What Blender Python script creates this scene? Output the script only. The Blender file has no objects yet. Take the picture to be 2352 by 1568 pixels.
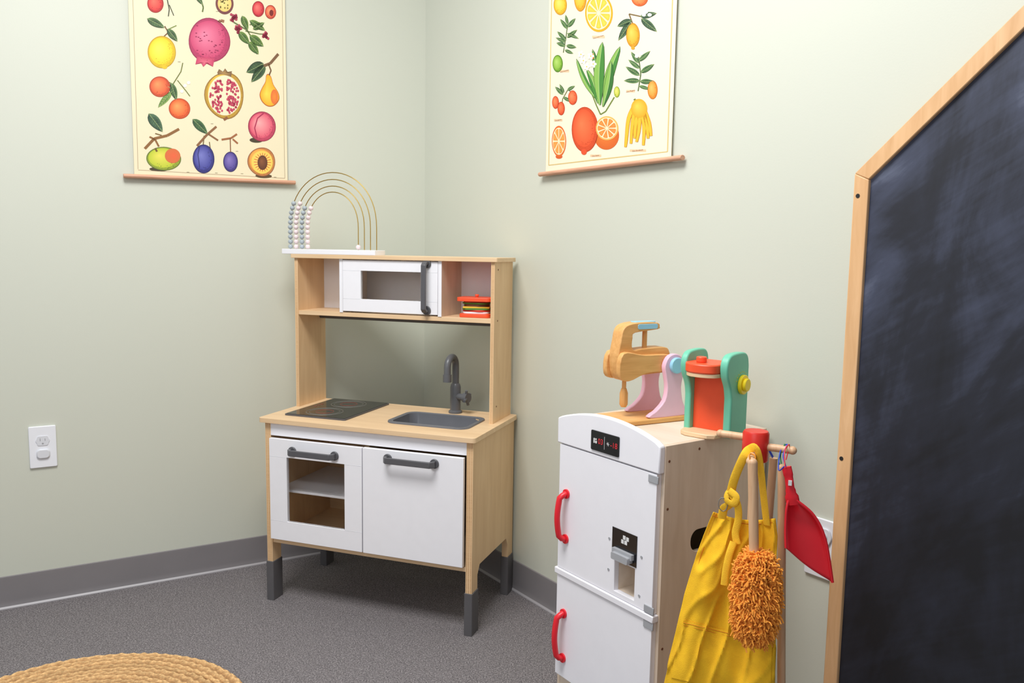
import bpy, bmesh, math, random
from mathutils import Vector, Matrix, noise as mnoise
random.seed(7)
sc=bpy.context.scene
try:
    sc.view_settings.view_transform='Standard'; sc.view_settings.look='None'
except Exception: pass
COLL=sc.collection
# ---------------------------------------------------------------- materials
def lin(c):
    out=[]
    for v in c[:3]:
        v=v/255.0
        out.append(v/12.92 if v<=.04045 else ((v+.055)/1.055)**2.4)
    return (*out,1.0)
def base(name):
    m=bpy.data.materials.new(name);m.use_nodes=True
    nt=m.node_tree;b=nt.nodes['Principled BSDF']
    return m,nt,b
def mat(name,c,rough=.5,metal=0,var=.06,scale=30,bump=0,bscale=200,spec=.5,coat=0):
    m,nt,b=base(name)
    N=nt.nodes;L=nt.links
    tc=N.new('ShaderNodeTexCoord');no=N.new('ShaderNodeTexNoise');no.inputs['Scale'].default_value=scale;no.inputs['Detail'].default_value=4
    L.new(tc.outputs['Object'],no.inputs['Vector'])
    r=N.new('ShaderNodeValToRGB');l=lin(c)
    r.color_ramp.elements[0].position=.3;r.color_ramp.elements[1].position=.7
    r.color_ramp.elements[0].color=tuple(v*(1-var) for v in l[:3])+(1,)
    r.color_ramp.elements[1].color=tuple(min(1,v*(1+var)) for v in l[:3])+(1,)
    L.new(no.outputs['Fac'],r.inputs['Fac']);L.new(r.outputs['Color'],b.inputs['Base Color'])
    b.inputs['Roughness'].default_value=rough;b.inputs['Metallic'].default_value=metal
    b.inputs['Specular IOR Level'].default_value=spec
    b.inputs['Coat Weight'].default_value=coat
    if bump:
        n2=N.new('ShaderNodeTexNoise');n2.inputs['Scale'].default_value=bscale;L.new(tc.outputs['Object'],n2.inputs['Vector'])
        bp=N.new('ShaderNodeBump');bp.inputs['Strength'].default_value=bump;bp.inputs['Distance'].default_value=.002
        L.new(n2.outputs['Fac'],bp.inputs['Height']);L.new(bp.outputs['Normal'],b.inputs['Normal'])
    return m
def wood(name,c1,c2,stretch=(2,2,18),rough=.45,scale=6):
    """grain runs along the axis with the small stretch value"""
    m,nt,b=base(name);N=nt.nodes;L=nt.links
    tc=N.new('ShaderNodeTexCoord');mp=N.new('ShaderNodeMapping');mp.inputs['Scale'].default_value=stretch
    L.new(tc.outputs['Object'],mp.inputs['Vector'])
    n1=N.new('ShaderNodeTexNoise');n1.inputs['Scale'].default_value=scale;n1.inputs['Detail'].default_value=6;n1.inputs['Distortion'].default_value=.6
    L.new(mp.outputs['Vector'],n1.inputs['Vector'])
    r=N.new('ShaderNodeValToRGB');r.color_ramp.elements[0].position=.30;r.color_ramp.elements[1].position=.70
    r.color_ramp.elements[0].color=lin(c1);r.color_ramp.elements[1].color=lin(c2)
    L.new(n1.outputs['Fac'],r.inputs['Fac']);L.new(r.outputs['Color'],b.inputs['Base Color'])
    b.inputs['Roughness'].default_value=rough
    return m
M={}
M['birch_x']=wood('birch_along_x',(224,190,148),(236,205,165),(1.0,9,9),scale=4)
M['birch_z']=wood('birch_along_z',(224,187,142),(236,202,158),(9,9,1.0),scale=4)
M['pale_z']=wood('pale_ply_z',(216,194,170),(230,210,188),(9,9,1.2),scale=4)
M['pale_x']=wood('pale_ply_x',(224,206,186),(236,220,202),(1.2,9,9),scale=4)
M['edge']=wood('ply_edge',(176,130,86),(216,176,130),(3,3,90),scale=4)
M['oak_x']=wood('golden_wood_x',(216,156,88),(236,180,112),(2,16,16))
M['oak_z']=wood('golden_wood_z',(208,148,80),(232,176,108),(20,20,2))
M['dowel']=wood('dowel_wood',(208,164,126),(228,188,148),(20,20,2))
M['rod']=wood('rod_wood',(198,146,118),(218,168,138),(2,30,30))
M['frame']=wood('frame_wood',(218,170,120),(234,190,142),(10,10,1.2))
M['white']=mat('white_lacquer',(242,242,247),.35,var=.01)
M['fwhite']=mat('fridge_white',(242,241,247),.4,var=.01)
M['cream']=mat('cream_inner',(238,228,218),.5,var=.02)
M['grey']=mat('grey_plastic',(88,88,92),.4,var=.04)
M['grey2']=mat('faucet_grey',(96,98,102),.35,var=.04)
M['sink']=mat('sink_grey',(104,106,112),.4,var=.04)
M['foot']=mat('foot_grey',(92,90,92),.55,var=.04)
M['glassblack']=mat('black_glass',(42,44,41),.12,var=.02,spec=.7)
M['ringred']=mat('ring_red',(138,66,58),.3)
M['ringgrey']=mat('ring_grey',(118,116,110),.3)
M['black']=mat('black_plastic',(22,22,26),.25)
M['dark']=mat('dark_slot',(30,28,28),.7)
M['red']=mat('red_plastic',(228,34,48),.35,var=.03)
M['redwood']=mat('red_paint',(216,44,32),.35,var=.04)
M['orange']=mat('orange_red_paint',(244,88,48),.4,var=.03)
M['mint']=mat('mint_paint',(112,200,170),.4,var=.03)
M['pink']=mat('pink_paint',(238,190,212),.4,var=.02)
M['blue']=mat('light_blue_paint',(152,206,232),.4,var=.02)
M['yellow']=mat('yellow_paint',(250,224,40),.35,var=.02)
M['brass']=mat('brass_wire',(176,146,72),.35,metal=.8)
M['beadg']=mat('bead_grey_blue',(166,176,182),.45,var=.03)
M['beadp']=mat('bead_pink_white',(232,214,216),.45,var=.03)
M['cloth']=mat('yellow_canvas',(252,194,30),.85,var=.07,scale=60,bump=.4,bscale=900)
M['cloth2']=mat('yellow_strap',(252,198,44),.8,var=.06,scale=60,bump=.4,bscale=900)
M['stitch']=mat('stitch_orange',(210,130,24),.8)
M['steel']=mat('steel',(170,170,172),.3,metal=.9)
M['fluff']=mat('orange_yarn',(255,164,64),.9,var=.12,scale=70)
M['plate']=mat('outlet_white',(240,242,248),.35,var=.01)
M['plate2']=mat('outlet_face',(222,224,230),.4,var=.01)
M['green']=mat('lettuce_green',(86,140,52),.6)
M['brown']=mat('patty_brown',(110,66,40),.7)
M['cheese']=mat('cheese_yellow',(244,190,50),.5)
M['bluestr']=mat('string_blue',(40,70,190),.7)
M['greenstr']=mat('string_green',(40,140,90),.7)
M['silver']=mat('grey_tab',(165,167,172),.4,var=.03)
M['reddig']=mat('red_digit',(220,50,60),.4)
M['whitedig']=mat('white_mark',(225,225,225),.4)
M['redtom']=mat('tomato_red',(205,60,40),.5)
g,nt,b=base('clear_pane');b.inputs['Transmission Weight'].default_value=1;b.inputs['Roughness'].default_value=.03;b.inputs['IOR'].default_value=1.1;b.inputs['Base Color'].default_value=(.97,.96,.95,1);M['glass']=g
pm,nt,b=base('poster_print');at=nt.nodes.new('ShaderNodeAttribute');at.attribute_name='Col';nt.links.new(at.outputs['Color'],b.inputs['Base Color']);b.inputs['Roughness'].default_value=.55;M['print']=pm
def wallmat():
    m,nt,b=base('sage_wall_paint');N=nt.nodes;L=nt.links
    tc=N.new('ShaderNodeTexCoord');n=N.new('ShaderNodeTexNoise');n.inputs['Scale'].default_value=1.3;n.inputs['Detail'].default_value=2
    L.new(tc.outputs['Object'],n.inputs['Vector'])
    r=N.new('ShaderNodeValToRGB');r.color_ramp.elements[0].color=lin((207,210,196));r.color_ramp.elements[1].color=lin((211,214,201))
    L.new(n.outputs['Fac'],r.inputs['Fac']);L.new(r.outputs['Color'],b.inputs['Base Color'])
    n2=N.new('ShaderNodeTexNoise');n2.inputs['Scale'].default_value=260;L.new(tc.outputs['Object'],n2.inputs['Vector'])
    bp=N.new('ShaderNodeBump');bp.inputs['Strength'].default_value=.1;bp.inputs['Distance'].default_value=.001
    L.new(n2.outputs['Fac'],bp.inputs['Height']);L.new(bp.outputs['Normal'],b.inputs['Normal'])
    b.inputs['Roughness'].default_value=.5
    return m
M['wall']=wallmat()
def carpetmat():
    m,nt,b=base('speckled_carpet');N=nt.nodes;L=nt.links
    tc=N.new('ShaderNodeTexCoord')
    n=N.new('ShaderNodeTexNoise');n.inputs['Scale'].default_value=270;n.inputs['Detail'].default_value=3;n.inputs['Roughness'].default_value=.7
    L.new(tc.outputs['Object'],n.inputs['Vector'])
    v=N.new('ShaderNodeTexVoronoi');v.inputs['Scale'].default_value=380;L.new(tc.outputs['Object'],v.inputs['Vector'])
    r=N.new('ShaderNodeValToRGB');e=r.color_ramp.elements
    e[0].position=.32;e[0].color=lin((84,81,83));e[1].position=.70;e[1].color=lin((166,161,161))
    x=e.new(.5);x.color=lin((118,113,115))
    L.new(n.outputs['Fac'],r.inputs['Fac'])
    bw=N.new('ShaderNodeRGBToBW');L.new(v.outputs['Color'],bw.inputs['Color'])
    mr=N.new('ShaderNodeMapRange');mr.inputs['From Min'].default_value=.1;mr.inputs['From Max'].default_value=.9;mr.inputs['To Min'].default_value=.74;mr.inputs['To Max'].default_value=1.26
    L.new(bw.outputs[0],mr.inputs['Value'])
    mx=N.new('ShaderNodeVectorMath');mx.operation='MULTIPLY'
    L.new(r.outputs['Color'],mx.inputs[0]);L.new(mr.outputs['Result'],mx.inputs[1])
    L.new(mx.outputs['Vector'],b.inputs['Base Color'])
    bp=N.new('ShaderNodeBump');bp.inputs['Strength'].default_value=.3;bp.inputs['Distance'].default_value=.002
    L.new(n.outputs['Fac'],bp.inputs['Height']);L.new(bp.outputs['Normal'],b.inputs['Normal'])
    b.inputs['Roughness'].default_value=.95;b.inputs['Specular IOR Level'].default_value=.1
    return m
M['carpet']=carpetmat()
M['basebd']=mat('taupe_vinyl_base',(130,126,128),.4,var=.03,scale=8)
M['toe']=mat('vinyl_base_toe',(168,165,168),.4,var=.03,scale=8)
def slatemat():
    m,nt,b=base('smeared_chalk_slate');N=nt.nodes;L=nt.links
    tc=N.new('ShaderNodeTexCoord')
    def noise(angle,scl,s,d,dist,off=0):
        m1=N.new('ShaderNodeMapping');m1.inputs['Rotation'].default_value=(0,angle,0);m1.inputs['Location'].default_value=(off,0,off)
        m2=N.new('ShaderNodeMapping');m2.inputs['Scale'].default_value=scl
        L.new(tc.outputs['Object'],m1.inputs['Vector']);L.new(m1.outputs['Vector'],m2.inputs['Vector'])
        n=N.new('ShaderNodeTexNoise');n.inputs['Scale'].default_value=s;n.inputs['Detail'].default_value=d;n.inputs['Distortion'].default_value=dist;n.inputs['Roughness'].default_value=.6
        L.new(m2.outputs['Vector'],n.inputs['Vector']);return n.outputs['Fac']
    def math_(op,x,y):
        n=N.new('ShaderNodeMath');n.operation=op
        for i,v in enumerate((x,y)):
            if isinstance(v,(int,float)): n.inputs[i].default_value=v
            else: L.new(v,n.inputs[i])
        return n.outputs[0]
    cloud=noise(0,(1,1,1),2.0,5,1.4)
    mask=noise(0,(1,1,1),3.2,2,.8,5)
    s1=noise(.85,(1,1,3.6),2.0,7,1.6,3)      # diagonal wipes
    s2=noise(1.45,(1,1,3.0),2.4,7,1.4,7)     # steep wipes
    fine=noise(.55,(1.0,1,34),2.2,4,.6,11)   # scratches
    a1=math_('MULTIPLY',s1,mask);a2=math_('MULTIPLY',s2,math_('SUBTRACT',1.0,mask))
    sm=math_('ADD',math_('MULTIPLY',math_('ADD',a1,a2),.62),math_('ADD',math_('MULTIPLY',cloud,.40),math_('MULTIPLY',fine,.10)))
    sp=N.new('ShaderNodeSeparateXYZ');L.new(tc.outputs['Object'],sp.inputs[0])
    sm=math_('ADD',sm,math_('MULTIPLY',math_('SUBTRACT',sp.outputs['Z'],.95),.13))
    ed=math_('MAXIMUM',math_('SUBTRACT',.10,sp.outputs['X']),0.0)
    sm=math_('ADD',sm,math_('MULTIPLY',ed,1.3))
    r=N.new('ShaderNodeValToRGB');e=r.color_ramp.elements
    e[0].position=.44;e[0].color=lin((19,20,26));e[1].position=.86;e[1].color=lin((126,134,158))
    x=e.new(.56);x.color=lin((33,36,48));x=e.new(.68);x.color=lin((62,68,88))
    L.new(sm,r.inputs['Fac']);L.new(r.outputs['Color'],b.inputs['Base Color'])
    b.inputs['Roughness'].default_value=.6
    return m
M['slate']=slatemat()
def jutemat():
    m,nt,b=base('braided_jute');N=nt.nodes;L=nt.links
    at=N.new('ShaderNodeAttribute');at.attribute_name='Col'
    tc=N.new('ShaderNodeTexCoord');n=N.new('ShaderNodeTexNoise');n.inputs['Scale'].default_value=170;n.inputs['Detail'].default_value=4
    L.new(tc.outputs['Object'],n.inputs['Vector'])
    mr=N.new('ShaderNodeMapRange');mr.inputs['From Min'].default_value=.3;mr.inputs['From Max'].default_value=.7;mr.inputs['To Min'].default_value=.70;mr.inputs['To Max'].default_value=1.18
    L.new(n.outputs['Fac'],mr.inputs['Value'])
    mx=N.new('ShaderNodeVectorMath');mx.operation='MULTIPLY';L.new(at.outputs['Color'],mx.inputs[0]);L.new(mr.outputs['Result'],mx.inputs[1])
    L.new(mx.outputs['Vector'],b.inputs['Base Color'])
    bp=N.new('ShaderNodeBump');bp.inputs['Strength'].default_value=.5;bp.inputs['Distance'].default_value=.002
    L.new(n.outputs['Fac'],bp.inputs['Height']);L.new(bp.outputs['Normal'],b.inputs['Normal'])
    b.inputs['Roughness'].default_value=.9
    return m
M['jute']=jutemat()
# ---------------------------------------------------------------- mesh builder
class MB:
    def __init__(s): s.bm=bmesh.new();s.m=[];s.col=None
    def mi(s,k):
        if k not in s.m: s.m.append(k)
        return s.m.index(k)
    def _fin(s,faces,k,mtx=None,verts=None):
        i=s.mi(k)
        for f in faces: f.material_index=i
        if mtx is not None: bmesh.ops.transform(s.bm,matrix=mtx,verts=verts)
    def box(s,a,b,k):
        x0,y0,z0=a;x1,y1,z1=b
        v=[s.bm.verts.new(p) for p in((x0,y0,z0),(x1,y0,z0),(x1,y1,z0),(x0,y1,z0),(x0,y0,z1),(x1,y0,z1),(x1,y1,z1),(x0,y1,z1))]
        fs=[s.bm.faces.new([v[i] for i in q]) for q in((0,3,2,1),(4,5,6,7),(0,1,5,4),(1,2,6,5),(2,3,7,6),(3,0,4,7))]
        s._fin(fs,k);return v
    def prism(s,loops,plane,d0,d1,k,mtx=None):
        def mp(p,q,d):
            return {'xz':(p,d,q),'xy':(p,q,d),'yz':(d,p,q)}[plane]
        if not isinstance(loops[0][0],(tuple,list)): loops=[loops]
        allv=[];edges=[]
        for lp in loops:
            vs=[s.bm.verts.new(mp(p[0],p[1],d0)) for p in lp];allv+=vs
            edges+=[s.bm.edges.new((vs[i],vs[(i+1)%len(vs)])) for i in range(len(vs))]
        if len(loops)==1: fs=[s.bm.faces.new(allv)]
        else:
            r=bmesh.ops.triangle_fill(s.bm,use_beauty=True,use_dissolve=False,edges=edges)
            fs=[g for g in r['geom'] if isinstance(g,bmesh.types.BMFace)]
        r=bmesh.ops.extrude_face_region(s.bm,geom=fs)
        nv=[g for g in r['geom'] if isinstance(g,bmesh.types.BMVert)]
        dv=Vector(mp(0,0,d1-d0))
        bmesh.ops.translate(s.bm,verts=nv,vec=dv)
        vs=set(allv)|set(nv);faces={f for v in vs for f in v.link_faces}
        bmesh.ops.recalc_face_normals(s.bm,faces=list(faces))
        s._fin(faces,k,mtx,list(vs));return list(vs)
    def tube(s,pts,r,k,seg=10,closed=False,flat=None,ell=1.0):
        pts=[Vector(p) for p in pts];n=len(pts);rings=[];prev=None
        for i,p in enumerate(pts):
            if closed: t=(pts[(i+1)%n]-pts[i-1])
            else: t=(pts[min(i+1,n-1)]-pts[max(i-1,0)])
            t.normalize()
            if prev is None:
                a=Vector((0,0,1)) if abs(t.z)<.9 else Vector((1,0,0))
                if flat is not None: a=Vector(flat)
                u=(a-t*a.dot(t)).normalized()
            else: u=(prev-t*prev.dot(t)).normalized()
            prev=u;w=t.cross(u);rr=r[min(i,len(r)-1)] if isinstance(r,(list,tuple)) else r
            rings.append([s.bm.verts.new(p+u*math.cos(2*math.pi*j/seg)*rr*ell+w*math.sin(2*math.pi*j/seg)*rr) for j in range(seg)])
        fs=[]
        for i in range(n if closed else n-1):
            A=rings[i];B=rings[(i+1)%n]
            for j in range(seg): fs.append(s.bm.faces.new((A[j],A[(j+1)%seg],B[(j+1)%seg],B[j])))
        if not closed:
            fs.append(s.bm.faces.new(rings[0][::-1]));fs.append(s.bm.faces.new(rings[-1]))
        s._fin(fs,k)
    def cyl(s,p0,p1,r,k,seg=24,r2=None): s.tube([p0,p1],[r,r if r2 is None else r2],k,seg)
    def lathe(s,prof,k,seg=28,mtx=None):
        rings=[];vs=[]
        for (r,z) in prof:
            ring=[s.bm.verts.new((r*math.cos(2*math.pi*j/seg),r*math.sin(2*math.pi*j/seg),z)) for j in range(seg)];rings.append(ring);vs+=ring
        fs=[]
        for A,B in zip(rings,rings[1:]):
            for j in range(seg): fs.append(s.bm.faces.new((A[j],A[(j+1)%seg],B[(j+1)%seg],B[j])))
        fs.append(s.bm.faces.new(rings[0][::-1]));fs.append(s.bm.faces.new(rings[-1]))
        s._fin(fs,k,mtx,vs)
    def ball(s,c,r,k,sx=1,sy=1,sz=1,u=16,v=10):
        rr=bmesh.ops.create_uvsphere(s.bm,u_segments=u,v_segments=v,radius=r,matrix=Matrix.Translation(c)@Matrix.Diagonal((sx,sy,sz,1)))
        s._fin({f for q in rr['verts'] for f in q.link_faces},k)
    def text(s,t,size,mtx,k,ext=.0003):
        cu=bpy.data.curves.new('lettering','FONT');cu.body=t;cu.size=size;cu.extrude=ext;cu.align_x='CENTER';cu.align_y='CENTER'
        ob=bpy.data.objects.new('lettering',cu);COLL.objects.link(ob)
        dg=bpy.context.evaluated_depsgraph_get();me=bpy.data.meshes.new_from_object(ob.evaluated_get(dg))
        f0=len(s.bm.faces)
        me.transform(mtx);s.bm.from_mesh(me);s.bm.faces.ensure_lookup_table()
        fs=[s.bm.faces[i] for i in range(f0,len(s.bm.faces))];s._fin(fs,k)
        bpy.data.objects.remove(ob);bpy.data.curves.remove(cu);bpy.data.meshes.remove(me)
        return fs
    def done(s,name,parent=None,bevel=0,smooth=True,loc=None,seg=2,label=None,angle=35):
        me=bpy.data.meshes.new(name);s.bm.to_mesh(me);s.bm.free()
        for k in s.m: me.materials.append(M[k])
        if smooth:
            for p in me.polygons: p.use_smooth=True
            me.set_sharp_from_angle(angle=math.radians(angle))
        ob=bpy.data.objects.new(name,me);COLL.objects.link(ob)
        if parent is not None: ob.parent=parent
        if loc: ob.location=loc
        if bevel:
            b=ob.modifiers.new('bevel','BEVEL');b.width=bevel;b.segments=seg;b.limit_method='ANGLE';b.angle_limit=math.radians(40);b.harden_normals=False
        if label: ob['label']=label
        return ob
def thing(name,label,cat,loc,rz=0,group=None):
    e=bpy.data.objects.new(name,None);e.empty_display_size=.05;COLL.objects.link(e);e.location=loc;e.rotation_euler=(0,0,rz)
    e['label']=label;e['category']=cat
    if group:e['group']=group
    return e
def rrect(x0,y0,x1,y1,r,n=6):
    out=[]
    for cx,cy,a in((x1-r,y0+r,-90),(x1-r,y1-r,0),(x0+r,y1-r,90),(x0+r,y0+r,180)):
        for i in range(n+1):
            t=math.radians(a+90*i/n);out.append((cx+r*math.cos(t),cy+r*math.sin(t)))
    return out
def rect(x0,y0,x1,y1): return [(x0,y0),(x1,y0),(x1,y1),(x0,y1)]
def smoothpts(pts,n=8,closed=False):
    P=[Vector(p) for p in pts];m=len(P);out=[]
    for i in range(m if closed else m-1):
        p0=P[i-1] if (closed or i>0) else P[0];p1=P[i];p2=P[(i+1)%m];p3=P[(i+2)%m] if (closed or i+2<m) else P[-1]
        for j in range(n):
            t=j/n
            out.append(.5*((2*p1)+(-p0+p2)*t+(2*p0-5*p1+4*p2-p3)*t*t+(-p0+3*p1-3*p2+p3)*t**3))
    if not closed: out.append(P[-1])
    return [tuple(v) for v in out]
def sm2(pts,n=3,closed=True): return [(p[0],p[1]) for p in smoothpts([(q[0],q[1],0) for q in pts],n,closed)]
# ---------------------------------------------------------------- room
C=Vector((-.3366,3.1204,0));A1=.5301;A2=.9545
DL=Vector((-math.cos(A1),-math.sin(A1),0));DR=Vector((math.cos(A2),-math.sin(A2),0))
NL=Vector((.5056,-.8627,0));NR=Vector((-.8165,-.5779,0))
RZL=math.atan2(-DL.y,-DL.x)   # local x runs toward the corner, local y into the wall
RZR=math.atan2(DR.y,DR.x)     # local x runs away from the corner, local y into the wall
def structure(ob): ob['kind']='structure';return ob
b=MB();b.box((-4,-1.5,-.05),(3.5,4.2,0),'carpet');structure(b.done('floor',smooth=False))
b=MB();b.box((-3.4,0,0),(.12,.1,2.7),'wall');o=structure(b.done('wall_left',smooth=False));o.location=C;o.rotation_euler=(0,0,RZL)
b=MB();b.box((0,0,0),(3.4,.1,2.7),'wall');o=structure(b.done('wall_right',smooth=False));o.location=C;o.rotation_euler=(0,0,RZR)
prof=[(0,.008),(-.0085,.008),(-.0065,.014),(-.005,.024),(-.004,.09),(-.003,.099),(0,.101)]
toe=[(0,0),(-.013,0),(-.013,.003),(-.0085,.0078),(0,.0078)]
for nm,x0,x1,rz in(('baseboard_left',-3.4,0,RZL),('baseboard_right',0,3.4,RZR)):
    b=MB();b.prism(prof,'yz',x0,x1,'basebd');b.prism(toe,'yz',x0,x1,'toe');o=structure(b.done(nm));o.location=C;o.rotation_euler=(0,0,rz)
# ---------------------------------------------------------------- play kitchen
KT=.3354;K0=Vector((-.7818,2.5018,0));W=.72;D=.368;ZC=.5908
kit=thing('play_kitchen','birch and white wooden toy kitchen with cooktop, sink and upper cabinet','toy kitchen',K0,-KT)
U0,U1=.014,.713;V0,V1=.010,.364
def sidepanel(x0,x1,name):
    b=MB();pr=[(V0,.10),(V0+.045,.10),(V0+.045,.170),(V0+.062,.196),(V1-.062,.196),(V1-.045,.170),(V1-.045,.10),(V1,.10),(V1,.5785),(V0,.5785)]
    b.prism(pr,'yz',x0,x1,'birch_z')
    for i in range(3):
        z=x0+(x1-x0)*(.2+.3*i);b.box((z-.0010,V0-.0004,.10),(z+.0010,V0+.001,.575),'edge')
    return b.done(name,kit,.0008)
sidepanel(U0,U0+.020,'side_panel');sidepanel(U1-.020,U1,'side_panel')
for x0 in (U0,U1-.020):
    for y0 in (V0,V1-.045):
        b=MB();b.prism(rrect(x0-.003,y0-.003,x0+.023,y0+.048,.003,3),'xy',0,.128,'foot');b.done('foot',kit,.001,label='grey plastic foot')
b=MB()
hole=rrect(.400,.100,.646,.252,.03)
b.prism([rrect(-.003,-.003,W+.003,D,.012),hole],'xy',.5765,ZC,'birch_x');b.done('countertop',kit,.0015,label='light birch worktop')
b=MB();b.box((U0+.02,V0,.536),(U1-.02,V0+.014,.5765),'white');b.done('front_rail',kit,.001,label='white strip under the worktop')
b=MB();b.box((U0+.02,V0+.004,.190),(U1-.02,V1-.008,.203),'birch_x');b.done('bottom_shelf',kit,.001)
b=MB();b.box((U0+.02,V1-.016,.203),(U1-.02,V1-.008,.5765),'birch_x');b.done('back_panel',kit)
b=MB();b.box((.357,V0+.02,.203),(.369,V1-.016,.5765),'birch_z');b.done('divider',kit)
b=MB();b.box((U0+.02,V0+.03,.350),(.357,V1-.03,.358),'white');b.done('oven_shelf',kit,.001,label='white shelf inside the oven')
def handle(parent,ln,vertical=False,loc=(0,0,0),thick=.018,outd=.030):
    h=ln/2;o=[(-h,0),(-h,-outd+.010),(-h+.010,-outd),(h-.010,-outd),(h,-outd+.010),(h,0),(h-.008,0),(h-.009,-outd+.013),(h-.014,-outd+.008),(-h+.014,-outd+.008),(-h+.009,-outd+.013),(-h+.008,0)]
    b=MB()
    if not vertical: b.prism(o,'xy',-thick/2,thick/2,'grey')
    else: b.prism([(q,p) for p,q in o],'yz',-thick/2,thick/2,'grey')
    for sgn in(-1,1):
        c=(sgn*(h-.006),0,0) if not vertical else (0,0,sgn*(h-.006))
        b.cyl(c,(c[0],-.006,c[2]),.0140,'grey')
    return b.done('handle',parent,.0018,loc=loc,label='dark grey bar handle')
DY=V0-.001
b=MB();x0,x1,z0,z1=.038,.362,.209,.530;wx0,wx1,wz0,wz1=.100,.303,.270,.474
b.prism([rect(x0,z0,x1,z1),rect(wx0,wz0,wx1,wz1)],'xz',DY-.013,DY,'white')
for zz in(wz0,wz1):
    b.box((x0,DY-.0134,zz-.0006),(wx0,DY-.012,zz+.0006),'plate2');b.box((wx1,DY-.0134,zz-.0006),(x1,DY-.012,zz+.0006),'plate2')
od=b.done('oven_door',kit,.0012,label='white oven door with a clear window')
b=MB();b.box((wx0+.0005,DY-.008,wz0+.0005),(wx1-.0005,DY-.006,wz1-.0005),'glass');b.done('window_pane',od)
handle(od,.160,loc=(.197,DY-.013,.497))
b=MB();b.box((.365,DY-.013,.208),(.689,DY,.531),'white');cd=b.done('cabinet_door',kit,.0012,label='plain white cabinet door')
handle(cd,.162,loc=(.525,DY-.013,.507))
# cooktop
b=MB();b.prism(rrect(.050,.060,.268,.352,.006),'xy',ZC,ZC+.005,'grey')
b.prism(rrect(.054,.064,.264,.348,.004),'xy',ZC+.005,ZC+.0062,'glassblack')
for cx,cy,r in((.150,.135,.058),(.155,.275,.058)):
    for rr,k,w_ in((r,'ringgrey',.0008),(r-.010,'ringgrey',.0006),(r-.030,'ringred',.0008)):
        pts=[(cx+rr*math.cos(t*math.pi/24),cy+rr*math.sin(t*math.pi/24),ZC+.0062) for t in range(48)]
        b.tube(pts,w_,k,4,True)
for i in range(3): b.box((.070,.195+.020*i,ZC+.0062),(.080,.201+.020*i,ZC+.0068),'ringred')
b.done('cooktop',kit,0,label='black glass cooktop with faint burner rings')
# sink
b=MB()
def ringloft(loops,k):
    rings=[[b.bm.verts.new(p) for p in lp] for lp in loops];fs=[]
    for Aa,Bb in zip(rings,rings[1:]):
        n=len(Aa)
        for j in range(n): fs.append(b.bm.faces.new((Aa[j],Aa[(j+1)%n],Bb[(j+1)%n],Bb[j])))
    fs.append(b.bm.faces.new(rings[-1]));b._fin(fs,k)
def z_(lp,z): return [(p[0],p[1],z) for p in lp]
ringloft([z_(rrect(.388,.084,.660,.266,.035),ZC+.0005),z_(rrect(.389,.085,.659,.265,.034),ZC+.004),z_(rrect(.397,.093,.651,.257,.030),ZC+.0055),
  z_(rrect(.402,.098,.646,.252,.028),ZC+.003),z_(rrect(.407,.103,.641,.247,.026),ZC-.055),z_(rrect(.420,.116,.628,.234,.02),ZC-.072)],'sink')
b.cyl((.523,.176,ZC-.072),(.523,.176,ZC-.069),.014,'steel')
b.done('sink',kit,label='grey sink basin')
# faucet
fx,fy=.527,.314
b=MB();b.lathe([(.022,0),(.022,.006),(.017,.010),(.017,.085),(.0145,.095),(.0115,.098)],'grey2',mtx=Matrix.Translation((fx,fy,ZC)))
pts=[(fx,fy,ZC+.09),(fx,fy,ZC+.150)]
R=.031
for i in range(13):
    t=math.pi*i/12;pts.append((fx-.001*(1-math.cos(t)),fy-R+R*math.cos(t),ZC+.155+R*math.sin(t)))
pts+= [(fx-.002,fy-2*R,ZC+.128)]
b.tube(pts,.0110,'grey2',16);b.tube([(fx-.002,fy-2*R,ZC+.134),(fx-.002,fy-2*R,ZC+.110)],.0135,'grey2',16)
fa=b.done('faucet',kit,label='dark grey gooseneck faucet')
b=MB();b.cyl((fx+.010,fy-.004,ZC+.055),(fx+.042,fy-.014,ZC+.055),.011,'grey2');b.cyl((fx+.036,fy-.012,ZC+.055),(fx+.052,fy-.017,ZC+.055),.016,'grey2')
for i in range(4):
    t=math.pi/2*i+.3;c=Vector((fx+.045,fy-.015,ZC+.055));d=Vector((0.1,math.cos(t),math.sin(t)))*.026
    b.tube([c,c+d],[.0055,.0045],'grey2',10)
b.done('tap_knob',fa)
# upper cabinet
UX0,UX1=.000,.700;UV0,UV1=.200,.364;ZT=1.083
for x0,x1 in((UX0,UX0+.012),(UX1-.012,UX1)):
    b=MB();b.prism(rect(UV0,ZC,UV1,ZT),'yz',x0,x1,'birch_z')
    b.box((x0+.004,UV0-.0004,ZC),(x0+.0052,UV0+.001,ZT),'edge');b.box((x0+.008,UV0-.0004,ZC),(x0+.0090,UV0+.001,ZT),'edge')
    for z in(.905,1.06,.64):
        if x0>.1: b.cyl((x1-.001,UV0+.03,z),(x1+.0006,UV0+.03,z),.003,'brown',10)
    b.done('upper_side_panel',kit,.0008)
b=MB();b.prism(rrect(UX0-.010,UV0-.008,UX1+.010,UV1,.004,3),'xy',ZT,ZT+.013,'birch_x');b.done('top_board',kit,.001)
b=MB();b.box((UX0+.012,UV0+.002,.898),(UX1-.012,UV1,.912),'birch_x');b.done('upper_shelf',kit,.001)
b=MB();b.box((UX0+.012,UV1-.006,.912),(UX1-.012,UV1,ZT),'white');b.done('upper_back_panel',kit,label='white back board')
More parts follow.
